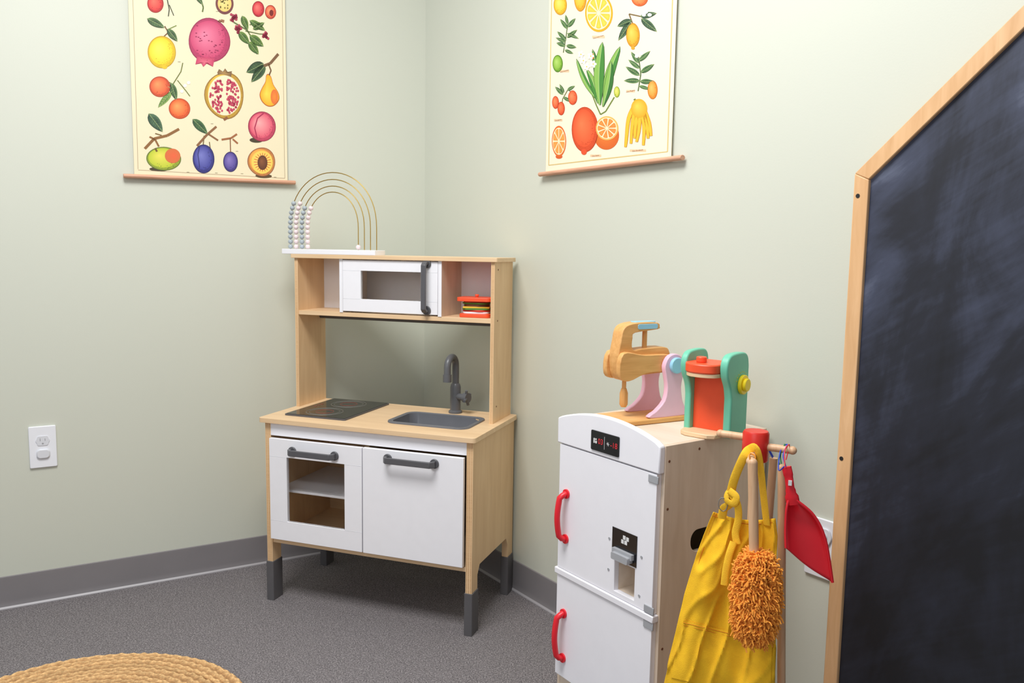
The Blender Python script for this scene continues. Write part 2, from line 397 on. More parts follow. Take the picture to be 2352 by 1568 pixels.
for x0,x1 in((.168,.1795),(.5145,.526)):
    b=MB();b.box((x0,UV0+.003,.912),(x1-.002,UV1-.006,ZT),'cream');b.box((x1-.002,UV0+.003,.912),(x1,UV1-.006,ZT),'pale_z' if x0>.3 else 'cream');b.box((x0,UV0,.912),(x1,UV0+.003,ZT),'white');b.done('microwave_wall',kit,0,label='upright beside the microwave with white front edge')
b=MB();x0,x1,z0,z1=.1805,.5135,.917,1.080;MY=UV0-.001
b.prism([rect(x0,z0,x1,z1),rect(.246,.957,.456,1.047)],'xz',MY,MY+.012,'white')
for z in(.957,1.047):
    b.box((x0,MY-.0004,z-.0006),(.246,MY+.001,z+.0006),'plate2');b.box((.456,MY-.0004,z-.0006),(x1,MY+.001,z+.0006),'plate2')
md=b.done('microwave_door',kit,.001,label='white microwave door with a clear window')
b=MB();b.box((.2465,MY+.005,.9575),(.4555,MY+.007,1.0465),'glass');b.done('window_pane',md)
handle(md,.156,True,loc=(.478,MY,1.002),thick=.016)
b=MB();b.cyl((UX0+.012,UV1-.03,.884),(UX1-.012,UV1-.03,.884),.0075,'grey');b.done('hanging_rail',kit,label='dark grey metal rail')
def kitw(u,v,z): 
    return K0+Vector((math.cos(KT),-math.sin(KT),0))*u+Vector((math.sin(KT),math.cos(KT),0))*v+Vector((0,0,z))
# ---------------------------------------------------------------- bead abacus
ab=thing('rainbow_abacus','rainbow shaped bead abacus with white base on the toy kitchen','toy abacus',kitw(-.044,.192,ZT+.013),-KT)
b=MB();b.prism(rrect(0,0,.345,.070,.004,3),'xy',0,.016,'white');b.done('base',ab,.001,label='white wooden base')
beadmesh={}
for k in('beadg','beadp'):
    bb=MB();bb.ball((0,0,0),.0080,k,sz=.95);o=bb.done('bead');beadmesh[k]=o.data;bpy.data.objects.remove(o)
xc=.172
wires=[(.160,.262),(.138,.240),(.116,.219),(.094,.200)]
for wi,(a,top) in enumerate(wires):
    zs=.085;pts=[(xc-a,.035,.012),(xc-a,.035,zs*.6)]
    n=28
    for i in range(n+1):
        t=math.pi*i/n;pts.append((xc-a*math.cos(t),.035,zs+(top-zs)*math.sin(t)**.9))
    pts+=[(xc+a,.035,zs*.6),(xc+a,.035,.012)]
    b=MB();b.tube(pts,.0015,'brass',8);b.done('wire_arch',ab,label='brass wire arch')
    cnt=[10,10,9,9][wi];need=[.016+.0082+i*.0158 for i in range(cnt)]
    q=[Vector(p) for p in pts];L0=.012
    for i,sdist in enumerate(need):
        tgt=sdist-L0;acc2=0
        for p,r in zip(q,q[1:]):
            l=(r-p).length
            if acc2+l>=tgt: pos=p+(r-p)*((tgt-acc2)/l);break
            acc2+=l
        k=['beadg','beadp','beadg','beadp'][wi]
        o=bpy.data.objects.new('bead',beadmesh[k]);COLL.objects.link(o);o.parent=ab;o.location=pos
        o['label']='grey blue wooden bead' if k=='beadg' else 'pale pink wooden bead'
    if wi==3:
        o=bpy.data.objects.new('bead',beadmesh['beadp']);COLL.objects.link(o);o.parent=ab;o.location=(xc+a,.035,.0250);o['label']='pale pink wooden bead'
# ---------------------------------------------------------------- toy sandwich
sw=thing('toy_sandwich','wooden toy sandwich with orange bread and stacked fillings on the shelf','toy sandwich',kitw(.622,.255,.9125),-KT+.1)
def slab(name,hw,hd,z0,z1,k,r=.010,label=None,twist=0):
    b=MB();b.prism(rrect(-hw*1.14,-hd*1.1,hw*1.14,hd*1.1,r,4),'xy',z0,z1,k,Matrix.Rotation(twist,4,'Z'));b.done(name,sw,.0015,label=label)
slab('bread_slice',.042,.034,0,.011,'orange',.012,'orange red bread slice')
slab('onion_slice',.036,.030,.011,.017,'white',.02,'white slice',.1)
slab('tomato_slice',.037,.031,.017,.023,'redtom',.026,'red tomato slice')
slab('lettuce_leaf',.038,.032,.023,.028,'green',.02,'green lettuce slice',.15)
slab('cheese_slice',.036,.030,.028,.033,'cheese',.003,'yellow cheese slice',.2)
slab('patty',.034,.029,.033,.041,'brown',.026,'brown patty')
slab('lettuce_leaf',.036,.031,.041,.045,'green',.02,'green lettuce slice',-.1)
slab('tomato_slice',.034,.029,.045,.049,'redtom',.02,'red tomato slice')
slab('bread_slice',.048,.038,.049,.061,'orange',.012,'orange red bread slice')
b=MB();b.lathe([(.004,.061),(.004,.064),(.007,.066),(.006,.069),(.002,.070)],'orange');b.done('peg',sw)
# ---------------------------------------------------------------- posters
class Art(MB):
    def __init__(s,f):
        super().__init__();s.cl=s.bm.loops.layers.float_color.new('Col');s.f=f
    def setc(s,f,cols):
        for l,c in zip(f.loops,cols): l[s.cl]=lin(c)
    def poly(s,pts,c,layer=1,cc=None,ctr=None):
        f3=lambda p:s.f(p[0],p[1],layer)
        cx=sum(p[0] for p in pts)/len(pts);cy=sum(p[1] for p in pts)/len(pts)
        if ctr: cx,cy=ctr
        cv=s.bm.verts.new(f3((cx,cy)));vs=[s.bm.verts.new(f3(p)) for p in pts];k=s.mi('print');cc=cc or c
        for i in range(len(vs)):
            f=s.bm.faces.new((cv,vs[i],vs[(i+1)%len(vs)]));f.material_index=k
            s.setc(f,(cc,c,c))
    def ell(s,cx,cy,rx,ry,c,cc=None,layer=1,rot=0,off=(-.25,-.25),n=36,wob=0):
        pts=[];a=math.radians(rot)
        for i in range(n):
            t=2*math.pi*i/n;q=1+wob*math.sin(3*t+cx)
            x=rx*math.cos(t)*q;y=ry*math.sin(t)*q;pts.append((cx+x*math.cos(a)-y*math.sin(a),cy+x*math.sin(a)+y*math.cos(a)))
        s.poly(pts,c,layer,cc,(cx+off[0]*rx,cy+off[1]*ry))
    def fruit(s,cx,cy,rx,ry,dark,c,hi,layer=2,rot=0,wob=0):
        mid=tuple((p+q)//2 for p,q in zip(dark,c))
        s.ell(cx,cy,rx+.7,ry+.7,dark,dark,layer,rot,wob=wob);s.ell(cx,cy,rx*.97,ry*.97,mid,c,layer+.7,rot,wob=wob,off=(.1,.1));s.ell(cx-rx*.06,cy-ry*.06,rx*.84,ry*.84,c,hi,layer+1.3,rot,wob=wob)
        for i in range(int(rx*ry/22)):
            t=random.uniform(-.9,2.4);q=random.uniform(.55,.93);x=cx+rx*q*math.cos(t);y=cy+ry*q*math.sin(t)
            s.ell(x,y,.8,.6,dark,dark,layer+2,n=6)
    def leaf(s,x0,y0,x1,y1,w,c=(52,84,40),c2=(96,132,66),layer=2):
        dx,dy=x1-x0,y1-y0;L_=math.hypot(dx,dy);nx,ny=-dy/L_,dx/L_
        n=8;up=[];dn=[]
        for i in range(n+1):
            t=i/n;ww=w*math.sin(math.pi*t**.8)**.8 if 0<t<1 else 0
            px,py=x0+dx*t,y0+dy*t;up.append((px+nx*ww,py+ny*ww));dn.append((px-nx*ww,py-ny*ww))
        mid=[(x0+dx*i/n,y0+dy*i/n) for i in range(n+1)]
        s.poly(up+mid[::-1][1:-1],c,layer,c2);s.poly(mid+dn[::-1][1:-1],c2,layer,c)
        s.line([(x0,y0),(x1,y1)],.5,(150,170,110),layer+1)
        if w>5:
            for i in range(2,7):
                t=i/8;px,py=x0+dx*t,y0+dy*t;ww=w*.7*math.sin(math.pi*t**.8)**.8
                for sg in(1,-1): s.line([(px,py),(px+nx*ww*sg+dx*.08,py+ny*ww*sg+dy*.08)],.25,(34,54,30),layer+1)
    def bladeleaf(s,x0,y0,x1,y1,w,bend,c,c2,layer):
        """long lance shaped leaf curving sideways"""
        dx,dy=x1-x0,y1-y0;L_=math.hypot(dx,dy);nx,ny=-dy/L_,dx/L_;n=14;mid=[];up=[];dn=[]
        for i in range(n+1):
            t=i/n;bb=bend*math.sin(math.pi*t);px,py=x0+dx*t+nx*bb,y0+dy*t+ny*bb
            ww=w*(math.sin(math.pi*min(1,t*.9+.04))**.9) if t<1 else 0
            mid.append((px,py));up.append((px+nx*ww,py+ny*ww));dn.append((px-nx*ww,py-ny*ww))
        for i in range(n):
            s.poly([mid[i],mid[i+1],up[i+1],up[i]],c,layer,c);s.poly([dn[i],dn[i+1],mid[i+1],mid[i]],c2,layer,c2)
        s.line(mid,.6,(170,200,130),layer+.5)
        s.line(up,.4,(40,80,36),layer+.5);s.line(dn,.4,(40,80,36),layer+.5)
    def line(s,pts,w,c,layer=1):
        for (x0,y0),(x1,y1) in zip(pts,pts[1:]):
            L_=math.hypot(x1-x0,y1-y0) or 1;nx,ny=-(y1-y0)/L_*w,(x1-x0)/L_*w
            s.poly([(x0+nx,y0+ny),(x1+nx,y1+ny),(x1-nx,y1-ny),(x0-nx,y0-ny)],c,layer)
    def citrus(s,cx,cy,rx,ry,rind,flesh,seg=9,layer=2,rot=0):
        s.ell(cx,cy,rx,ry,rind,rind,layer);s.ell(cx,cy,rx*.88,ry*.88,(250,232,190),(250,232,190),layer+1,off=(0,0))
        for i in range(seg):
            a=2*math.pi*i/seg+rot;b_=2*math.pi*(i+1)/seg+rot;g=.07;pts=[(cx+rx*.1*math.cos((a+b_)/2),cy+ry*.1*math.sin((a+b_)/2))]
            for j in range(5):
                t=a+g+(b_-a-2*g)*j/4;q=.78 if j in(0,4) else .82;pts.append((cx+rx*q*math.cos(t),cy+ry*q*math.sin(t)))
            s.poly(pts,flesh,layer+2,tuple(min(255,v+22) for v in flesh))
    def caption(s,t,cx,cy,size=4.2,w=26):
        s.poly([(cx-w/2,cy-2.6),(cx+w/2,cy-2.6),(cx+w/2,cy+2.6),(cx-w/2,cy+2.6)],(240,200,160),1)
        p=s.f(cx,cy,2.4);q=s.f(cx+1,cy,2.4);d=Vector(q)-Vector(p)
        m=Matrix.Translation(p)@Matrix.Rotation(math.pi/2,4,'X')
        fs=s.text(t,size*d.length*1.1,m,'print',0)
        for f in fs:
            for l in f.loops: l[s.cl]=lin((120,60,40))
def fL(x,y,layer):
    xl=308-(395-y)*.0354;xr=659-(405-y)*.0148;t=(x-xl)/(xr-xl)
    zl=(395-y)*.001316;zr=(405-y)*.00144
    return (t*.480,-.0012-layer*.00018,zl+(zr-zl)*t)
PL=thing('fruit_chart_poster','cream botanical poster of assorted fruits hanging from wooden rods','poster',C+DL*.997+NL*.008+Vector((0,0,1.344)),RZL)
def paper(par,w,c):
    b=MB();b.box((0,-.001,-.012),(w,0,.700),'print');cl=b.bm.loops.layers.float_color.new('Col')
    for f in b.bm.faces:
        for l in f.loops: l[cl]=lin(c)
    b.done('paper',par,smooth=False,label='cream paper sheet')
paper(PL,.480,(236,224,190))
a=Art(fL)
a.line([(302,-60),(316,388)],.5,(170,150,120));a.line([(316,390),(652,400)],.5,(170,150,120));a.line([(645,-60),(652,400)],.5,(170,150,120))
G1=(40,66,40);G2=(92,126,74);BR=(112,76,44)
a.leaf(334,42,372,62,9,G1,G2);a.line([(372,58),(380,72),(368,84)],1.3,BR);a.leaf(378,64,400,92,8,G1,G2);a.line([(378,66),(398,56)],1.2,(120,140,70))
a.fruit(366,117,30,36,(190,150,20),(242,210,30),(252,236,90));a.ell(372,150,6,5,(226,190,30),layer=3)
a.fruit(352,8,17,20,(150,30,30),(214,50,50),(240,110,90));a.line([(374,-20),(382,20),(380,36)],1.2,(60,70,50));a.line([(382,10),(392,34)],1,(60,70,50))
a.line([(448,-20),(458,14),(456,24)],1.6,(90,110,50));a.leaf(440,-18,456,8,6,G1,G2)
a.ell(507,4,21,24,(110,60,60),(160,70,70),2);a.ell(507,4,16,18,(236,200,110),(244,220,140),3);
for i in range(18): a.ell(507+random.uniform(-10,10),4+random.uniform(-12,10),1.8,2.2,(120,110,50),layer=5,n=8)
a.fruit(587,14,14,17,(150,24,40),(206,40,56),(240,120,110));a.fruit(617,20,13,15,(160,50,40),(224,90,60),(244,160,110));a.ell(619,22,5,7,(120,30,20),layer=6)
a.fruit(472,88,47,50,(150,40,80),(204,66,110),(236,130,160),wob=.02)
a.poly([(444,125),(440,143),(452,138),(458,148),(468,138),(480,147),(484,128)],(196,60,100),3,(226,110,130))
a.line([(488,50),(498,42),(506,44)],3.2,(150,100,70),2)
for i in range(26): a.ell(472+random.uniform(-38,38)*.8,88+random.uniform(-38,38)*.9,2.2,1.2,(150,34,80),layer=6,n=8)
a.line([(528,45),(560,62),(580,92),(584,116)],1.6,(96,110,60));a.line([(556,64),(590,70),(604,70)],1.2,(96,110,60));a.line([(566,50),(590,44)],1.2,(96,110,60))
for q in((548,30,562,62,8),(566,40,604,62,8),(540,66,566,94,9),(566,74,600,98,10),(564,88,588,116,9),(574,60,602,44,7)): a.leaf(*q,(46,84,36),(110,140,60))
for cx,cy in((605,75),(537,60),(528,34)):
    for i in range(20):
        t=random.uniform(0,6.3);q=random.uniform(0,9);a.ell(cx+q*math.cos(t),cy+q*math.sin(t),3.1,3.1,(130,20,50),(220,80,110),5,n=10)
a.fruit(507,212,45,53,(150,110,40),(224,182,60),(240,206,100),wob=.03)
a.poly([(490,160),(494,152),(503,158),(508,150),(516,160),(524,156),(522,170),(494,170)],(120,90,60),3,(180,140,80))
a.ell(507,212,38,46,(246,226,190),layer=4.4,off=(0,0))
for i in range(230):
    t=random.uniform(0,6.3);q=math.sqrt(random.uniform(.03,1));x=507+34*q*math.cos(t);y=214+40*q*math.sin(t)
    if abs(x-507)<5 or abs((y-200)-abs(x-507)*.6)<3: continue
    a.ell(x,y,2.5,3,(160,24,60),(226,90,120),6+.2*(i%3),n=8)
a.line([(505,268),(514,262)],3,(140,90,50),4)
a.fruit(362,196,22,23,(170,60,30),(222,88,48),(244,150,90));a.fruit(405,245,23,23,(180,64,26),(232,96,40),(248,160,90))
a.line([(366,176),(390,190),(408,160),(412,140)],1.2,(110,120,60));a.line([(400,180),(420,205),(428,216)],1.1,(110,120,60));a.line([(392,190),(398,224)],1.1,(110,120,60))
a.leaf(384,198,356,180,1,G1,G2);a.leaf(388,206,358,244,7,(90,130,60),(140,170,90));a.leaf(386,186,398,226,8,G1,G2)
for q in((410,205),(417,192),(425,185)): a.ell(q[0],q[1],4,4,(250,250,235),layer=4,n=8)
a.leaf(600,136,558,158,12,(36,58,38),(74,104,66));a.leaf(604,140,570,180,11,(36,58,38),(74,104,66));a.line([(600,142),(616,136),(636,114)],3.2,(122,86,56),3);a.line([(612,138),(618,152),(612,166)],1.6,(110,80,46),3)
pe=[(611,160),(618,166),(624,184),(636,202),(638,218),(626,232),(610,234),(596,224),(590,208),(596,192),(604,178),(606,164)]
a.poly(sm2(pe,4),(190,90,30),3);a.poly([(613+(p[0]-613)*.93,200+(p[1]-200)*.95) for p in sm2(pe,4)],(238,170,30),4,(250,216,80),(606,205));a.ell(626,212,9,17,(226,110,50),(238,140,50),5,off=(0,0))
a.fruit(596,281,33,34,(150,40,70),(222,84,110),(246,170,170));a.line([(600,250),(585,262),(578,285),(584,308)],1.3,(170,40,80),6);a.ell(582,313,16,6,(70,60,40),layer=1)
a.leaf(338,258,368,300,12,(36,64,50),(84,116,84));a.line([(330,340),(350,316),(378,308),(404,292)],3,(140,96,50),3);a.line([(340,312),(352,318),(360,334)],2,(140,96,50),3);a.line([(352,304),(366,308)],1.4,(120,96,50))
a.fruit(371,362,37,27,(90,110,40),(186,200,50),(232,220,90));a.ell(390,355,17,17,(212,110,60),(232,100,60),5.2,off=(.2,0));a.line([(352,338),(356,346)],2,(110,80,40),6);a.ell(360,387,20,5,(70,60,40),layer=1)
a.leaf(434,268,468,302,10,(36,70,46),(80,116,70));a.line([(444,330),(466,304),(488,284)],2.6,(140,96,60),3);a.line([(470,302),(492,316)],2,(140,96,60),3);a.line([(460,306),(458,328)],1.3,(120,100,60));a.line([(472,320),(474,334)],1.1,(120,100,60))
a.fruit(459,360,24,33,(36,34,90),(64,66,150),(120,124,196));a.line([(450,330),(446,350),(450,380)],.8,(40,40,100),6)
a.line([(500,314),(522,310),(536,300)],2.2,(160,100,60),3);a.line([(520,310),(521,342)],1.2,(140,96,60),3);a.line([(526,312),(538,322)],2,(160,100,60),3)
a.fruit(521,365,16.5,23,(44,34,90),(84,70,150),(136,120,190))
a.fruit(595,363,33,33,(150,90,60),(238,160,70),(248,206,110),wob=.02);a.ell(596,364,26,27,(246,206,90),(250,222,120),5.2,off=(0,0))
for i in range(20):
    t=i*math.pi/10;a.line([(597+10*math.cos(t),364+14*math.sin(t)),(597+21*math.cos(t),364+22*math.sin(t))],.7,(214,70,50),6)
a.ell(597,365,12,17,(90,48,30),(140,84,50),6.6);a.ell(600,396,20,5,(90,70,40),layer=1)
for (x,y) in((424,392),(488,392),(548,392),(628,398),(478,278),(536,340),(490,22),(404,138)): a.line([(x-3,y),(x+3,y)],.6,(150,140,110),1)
a.fruit(350,-70,26,30,(150,60,30),(226,120,50),(244,170,90));a.fruit(440,-80,30,34,(90,110,40),(170,190,60),(220,220,110));a.fruit(540,-75,28,30,(150,30,40),(210,60,60),(240,130,110));a.leaf(470,-60,500,-30,10,G1,G2);a.leaf(600,-50,620,-90,12,G1,G2)
a.done('printed_artwork',PL,smooth=False,label='printed fruit illustrations')
for z in(-.010,.700):
    b=MB();b.tube([(-.032,-.006,z-.004),(.505,-.006,z+.004)],.0085,'rod',16,ell=.8);b.done('rod',PL,.001,label='thin wooden rod')
def fR(x,y,layer):
    xl=1258+(388-y)*.0258;xr=1547+(355-y)*.0423;t=(x-xl)/(xr-xl)
    zl=(388-y)*.001255;zr=(355-y)*.00104
    return (t*.512,-.0012-layer*.00018,zl+(zr-zl)*t)
PR=thing('citrus_chart_poster','cream botanical poster of citrus fruits hanging from wooden rods','poster',C+DR*.756+NR*.008+Vector((0,0,1.364)),RZR)
paper(PR,.512,(243,233,207))
a=Art(fR)
YB=(216,190,120)
a.line([(1276,-60),(1266,380)],1.0,YB);a.line([(1266,380),(1540,349)],1.0,YB);a.line([(1556,-60),(1540,349)],1.0,YB)
a.fruit(1298,12,17,22,(200,140,20),(244,196,40),(252,226,110));a.fruit(1350,-4,15,30,(200,130,20),(246,180,40),(252,214,90))
a.citrus(1395,30,33,43,(232,170,30),(250,190,60),10)
a.fruit(1487,-4,17,18,(200,80,30),(240,120,60),(250,170,100))
def twig(pts,leaves,w=1.2,c=(90,110,70),g1=(44,84,52),g2=(100,140,84)):
    a.line(pts,w,c,1)
    for q in leaves: a.leaf(*q,g1,g2)
twig([(1306,120),(1314,80),(1318,50)],[(1314,92,1290,72,5),(1316,86,1342,68,5),(1312,104,1288,98,5),(1314,104,1340,108,5),(1318,66,1298,44,5),(1318,62,1338,42,5),(1318,56,1312,34,4),(1310,114,1332,122,4),(1316,76,1346,88,4),(1312,96,1286,86,4)])
a.fruit(1291,145,13,19,(70,120,30),(130,180,50),(180,214,110))
twig([(1472,55),(1464,32),(1500,40)],[(1470,46,1438,60,8),(1468,50,1440,92,8),(1488,38,1522,30,7),(1490,42,1522,72,8)],1.4,(120,96,60),(40,66,50),(90,120,86))
for q in((1500,28),(1508,34),(1496,34)): a.ell(q[0],q[1],4.5,4,(255,255,250),layer=5,n=8)
a.fruit(1472,80,14,27,(190,130,20),(240,170,40),(250,206,90));a.ell(1472,109,4,4,(226,160,40),layer=3)
a.line([(1368,190),(1388,240),(1398,262),(1410,255),(1430,222)],1.5,(110,130,60),1)
LG1=(66,134,52);LG2=(136,182,84);LG3=(50,112,46)
for q in((1390,228,1340,134,6,-5,LG1,LG2,2.0),(1396,228,1380,112,8,4,LG3,LG1,2.6),(1406,240,1444,106,10,-6,LG1,LG2,3.2),(1392,236,1366,158,8,5,LG2,LG1,3.8),(1404,244,1424,140,9,4,LG3,LG2,4.4),(1397,240,1404,96,12,-5,LG1,LG2,5.0)): a.bladeleaf(*q)
for q in((1358,138),(1376,128),(1366,152),(1382,146),(1352,124)):
    for i in range(5):
        t=i*1.257;a.ell(q[0]+4.5*math.cos(t),q[1]+5*math.sin(t),3.8,3,(255,255,252),(236,240,220),6,rot=math.degrees(t),n=8)
    a.ell(q[0],q[1],1.8,1.8,(240,200,60),layer=7,n=6)
a.fruit(1380,128,4,7,(200,90,30),(240,130,60),(250,160,90));a.fruit(1436,210,6,12,(120,150,30),(200,200,70),(220,220,120))
twig([(1482,208),(1488,170),(1484,130)],[(1486,172,1456,152,6),(1488,166,1516,146,6),(1486,184,1452,184,6),(1486,186,1516,186,6),(1484,144,1468,118,5),(1484,140,1508,116,5),(1484,196,1508,204,4),(1486,156,1462,136,5)])
for q in((1480,128),(1490,122)): a.ell(q[0],q[1],4,4,(255,255,250),layer=5,n=8)
a.fruit(1512,205,9.5,21,(200,110,20),(244,150,50),(250,190,100))
twig([(1300,250),(1304,226),(1318,204),(1330,214)],[(1306,216,1284,198,5),(1308,212,1296,192,4),(1316,206,1336,196,4),(1306,222,1326,232,4)],1.1,(110,110,60))
a.fruit(1285,234,8.5,14,(190,60,20),(240,96,50),(250,140,90));a.fruit(1300,248,9,15,(190,60,20),(236,84,44),(250,130,80));a.fruit(1330,223,11,16,(190,60,20),(240,96,50),(250,140,90))
a.fruit(1360,297,32,52,(190,60,20),(232,84,40),(246,120,70));a.ell(1358,349,7,7,(226,80,40),layer=3)
a.ell(1411,310,29,34,(214,96,30),(236,130,50),2);a.citrus(1413,294,26,28,(244,180,90),(240,130,50),9,layer=4)
a.citrus(1294,324,19,36,(226,104,30),(244,146,60),8);a.ell(1294,360,9,5,(216,90,30),layer=1)
for q in([(1478,236),(1462,270),(1456,320),(1454,338)],[(1480,236),(1470,280),(1466,330)],[(1484,236),(1484,290),(1478,326)],[(1488,240),(1494,290),(1492,334)],[(1490,240),(1504,280),(1508,312)],[(1482,240),(1476,290),(1474,318)],[(1492,246),(1500,290),(1502,318)]):
    pts=sm2(q,5,False)
    for lay,c,ex in((3,(206,130,20),.8),(4,(246,190,50),0)):
        left=[];right=[]
        for i,p in enumerate(pts):
            p0=pts[max(i-1,0)];p1=pts[min(i+1,len(pts)-1)];dx,dy=p1[0]-p0[0],p1[1]-p0[1];l=math.hypot(dx,dy) or 1
            w=(4.6*(1-.6*i/len(pts))+ex);left.append((p[0]-dy/l*w,p[1]+dx/l*w));right.append((p[0]+dy/l*w,p[1]-dx/l*w))
        for i in range(len(pts)-1): a.poly([left[i],left[i+1],right[i+1],right[i]],c,lay)
a.ell(1484,248,17,22,(236,166,30),(250,206,80),4.4);a.line([(1480,236),(1474,226)],2.4,(110,120,50),3)
for t,x,y,w in(('Citrus Limon citratus',1394,84,30),('Citrus Aurantifolia',1309,162,24),('Citrus Margarita',1466,208,18),('Citrus Japonica',1292,275,22),('Citrus Sinensis',1386,358,26),('Citrus Sarcodactylis',1480,346,34)):
    a.caption(t,x,y,2.6,w)
a.fruit(1300,-70,20,30,(200,140,20),(244,196,40),(252,226,110));a.fruit(1400,-80,22,30,(200,80,30),(240,120,60),(250,170,100));a.leaf(1440,-60,1470,-90,10);a.fruit(1510,-70,16,26,(120,150,30),(170,200,70),(220,220,120))
a.done('printed_artwork',PR,smooth=False,label='printed citrus illustrations')
for z in(-.014,.700):
    b=MB();b.tube([(-.022,-.006,z-.002),(.556,-.006,z+.002)],.0085,'rod',16,ell=.8);b.done('rod',PR,.001,label='thin wooden rod')
# ---------------------------------------------------------------- outlets
def outlet(label,loc,rz,w,h,slots=True):
    e=thing('wall_outlet',label,'wall outlet',loc,rz)
    b=MB();b.prism(rrect(-w/2,-h/2,w/2,h/2,.004,4),'xz',-.006,0,'plate');b.done('cover_plate',e,.002,label='white cover plate')
    def scal(cx,cz,r,wv=.05):
        out=[]
        for i in range(48):
            t=2*math.pi*i/48;q=r*(1+wv*math.cos(8*t));x=q*math.cos(t);z=q*math.sin(t)
            out.append((cx+x,cz+max(-r*.82,min(r*.82,z))))
        return out
    if slots:
        b=MB();b.prism(scal(0,.0195,.018),'xz',-.0078,-.006,'plate2')
        for x in(-.0065,.0065): b.box((x-.0009,-.0081,.019),(x+.0009,-.0077,.028 if x<0 else .0265),'silver')
        b.cyl((0,-.0077,.011),(0,-.0081,.011),.0028,'silver',12);b.done('receptacle',e,.0005,label='white socket face with slots')
        b=MB();b.prism(rrect(-.018,-.036,.018,-.006,.011),'xz',-.012,-.006,'plate2');b.done('socket_cover',e,.003,label='plastic socket safety cover')
    else:
        for cz in(.028,-.028):
            b=MB();b.prism(scal(.004,cz,.023,.02),'xz',-.010,-.006,'plate2');b.cyl((.004,-.010,cz),(.004,-.013,cz),.014,'plate');b.done('socket_cover',e,.002,label='round socket safety cover')
outlet('white wall outlet with one safety cover on the sage wall',C+DL*1.281+NL*.0005+Vector((0,0,.495)),RZL,.074,.130)
outlet('white wall outlet with two round covers behind the hanging dustpan',C+DR*1.744+NR*.0005+Vector((0,0,.498)),RZR,.074,.130,False)
# ---------------------------------------------------------------- toy fridge
FW=.330;FD=.320;FH=.733
fr=thing('toy_refrigerator','white fronted plywood toy refrigerator with red handles','toy fridge',C+DR*1.271+NR*.337,RZR)
hl=rrect(.085,.492,.155,.540,.022)
b=MB();b.prism([rect(.0,0,FD,FH),hl],'yz',FW-.012,FW,'pale_z')
for y,z in((.012,.70),(.012,.60),(.012,.30),(.10,.715),(.25,.715),(.15,.31),(.012,.13),(.28,.6)): b.cyl((FW-.002,y,z),(FW+.0008,y,z),.0032,'brown',10)
b.done('side_panel',fr,.001)
b=MB();b.prism([rect(.0,0,FD,FH),hl],'yz',0,.012,'pale_z');b.done('side_panel',fr,.001)
b=MB();b.box((.012,.0,FH-.012),(FW-.012,FD,FH),'pale_x');b.done('top_board',fr,.0008)
b=MB();b.box((.012,FD-.008,.012),(FW-.012,FD,FH-.012),'pale_z');b.done('back_panel',fr)
b=MB();b.box((.012,.004,.0),(FW-.012,FD-.008,.012),'pale_x');b.box((.012,.0,.012),(FW-.012,.012,.108),'pale_x');b.done('plinth',fr,label='plywood plinth')
b=MB();b.box((.012,.02,.358),(FW-.012,FD-.008,.366),'pale_x');b.done('inner_shelf',fr)
arc=[(.0,.676),(FW,.676),(FW,.733)]
for i in range(25):
    t=i/24;arc.append((FW-FW*t,.735+.030*math.sin(math.pi*t)**.8))
b=MB();b.prism(arc[:3]+arc[4:-1]+[(0,.735)],'xz',-.016,0,'fwhite');b.done('top_panel',fr,.003,label='white arched top panel')
b=MB();b.prism(rrect(.122,.686,.212,.730,.003,3),'xz',-.0185,-.016,'black')
RX=Matrix.Rotation(math.pi/2,4,'X')
b.text('03',.017,Matrix.Translation((.154,-.0187,.708))@RX,'reddig')
b.text('-18',.017,Matrix.Translation((.197,-.0187,.708))@RX,'reddig')
b.box((.1665,-.0190,.694),(.1672,-.0185,.722),'whitedig')
for i in range(3):
    t=math.pi*i/3;b.tube([(.178-.0045*math.cos(t),-.0188,.708-.0045*math.sin(t)),(.178+.0045*math.cos(t),-.0188,.708+.0045*math.sin(t))],.0005,'whitedig',4)
b.prism(rrect(.131,.702,.135,.713,.001,2),'xz',-.0190,-.0185,'whitedig');b.prism(rrect(.1365,.702,.142,.708,.002,3),'xz',-.0190,-.0185,'whitedig');b.prism(rrect(.1365,.7095,.141,.713,.001,2),'xz',-.0190,-.0185,'whitedig')
b.done('display',fr,label='black display with red digits')
def fdoor(z0,z1,disp=False):
    b=MB();loops=[rect(.008,z0,FW-.008,z1)]
    if disp: loops.append(rect(.205,.388,.268,.458))
    b.prism(loops if disp else loops[0],'xz',-.014,0,'fwhite')
    return b.done('upper_door' if disp else 'lower_door',fr,.001,label='white refrigerator door')
ud=fdoor(.377,.674,True);ld=fdoor(.112,.360)
b=MB();b.box((.002,-.018,.361),(FW-.002,0,.376),'fwhite');b.done('middle_rail',fr,.002,label='white dividing rail')
def dhandle(parent,z0,z1):
    X=.036;pts=[(X,-.013,z0),(X,-.026,z0+.004)]
    n=10
    for i in range(n+1):
        t=i/n;pts.append((X-.004,-.031-.006*math.sin(math.pi*t),z0+.010+(z1-z0-.020)*t))
    pts+=[(X,-.026,z1-.004),(X,-.013,z1)]
    b=MB();b.tube(pts,.0075,'red',12,ell=.9)
    b.cyl((X+.001,-.014,z0+.001),(X+.001,-.018,z0+.001),.011,'red');b.cyl((X+.001,-.014,z1-.001),(X+.001,-.018,z1-.001),.011,'red')
    b.done('handle',parent,label='red curved plastic handle')
dhandle(ud,.452,.562);dhandle(ld,.160,.272)
b=MB();b.prism([rect(.197,.462,.273,.530)],'xz',-.0155,-.0142,'black')
b.prism(rrect(.212,.467,.262,.482,.003,3),'xz',-.032,-.0155,'silver');b.box((.206,-.024,.476),(.266,-.0155,.488),'silver')
for x,z in((.226,.502),(.236,.502),(.231,.512),(.241,.511)): b.box((x,-.0160,z),(x+.008,-.0154,z+.0085),'whitedig')
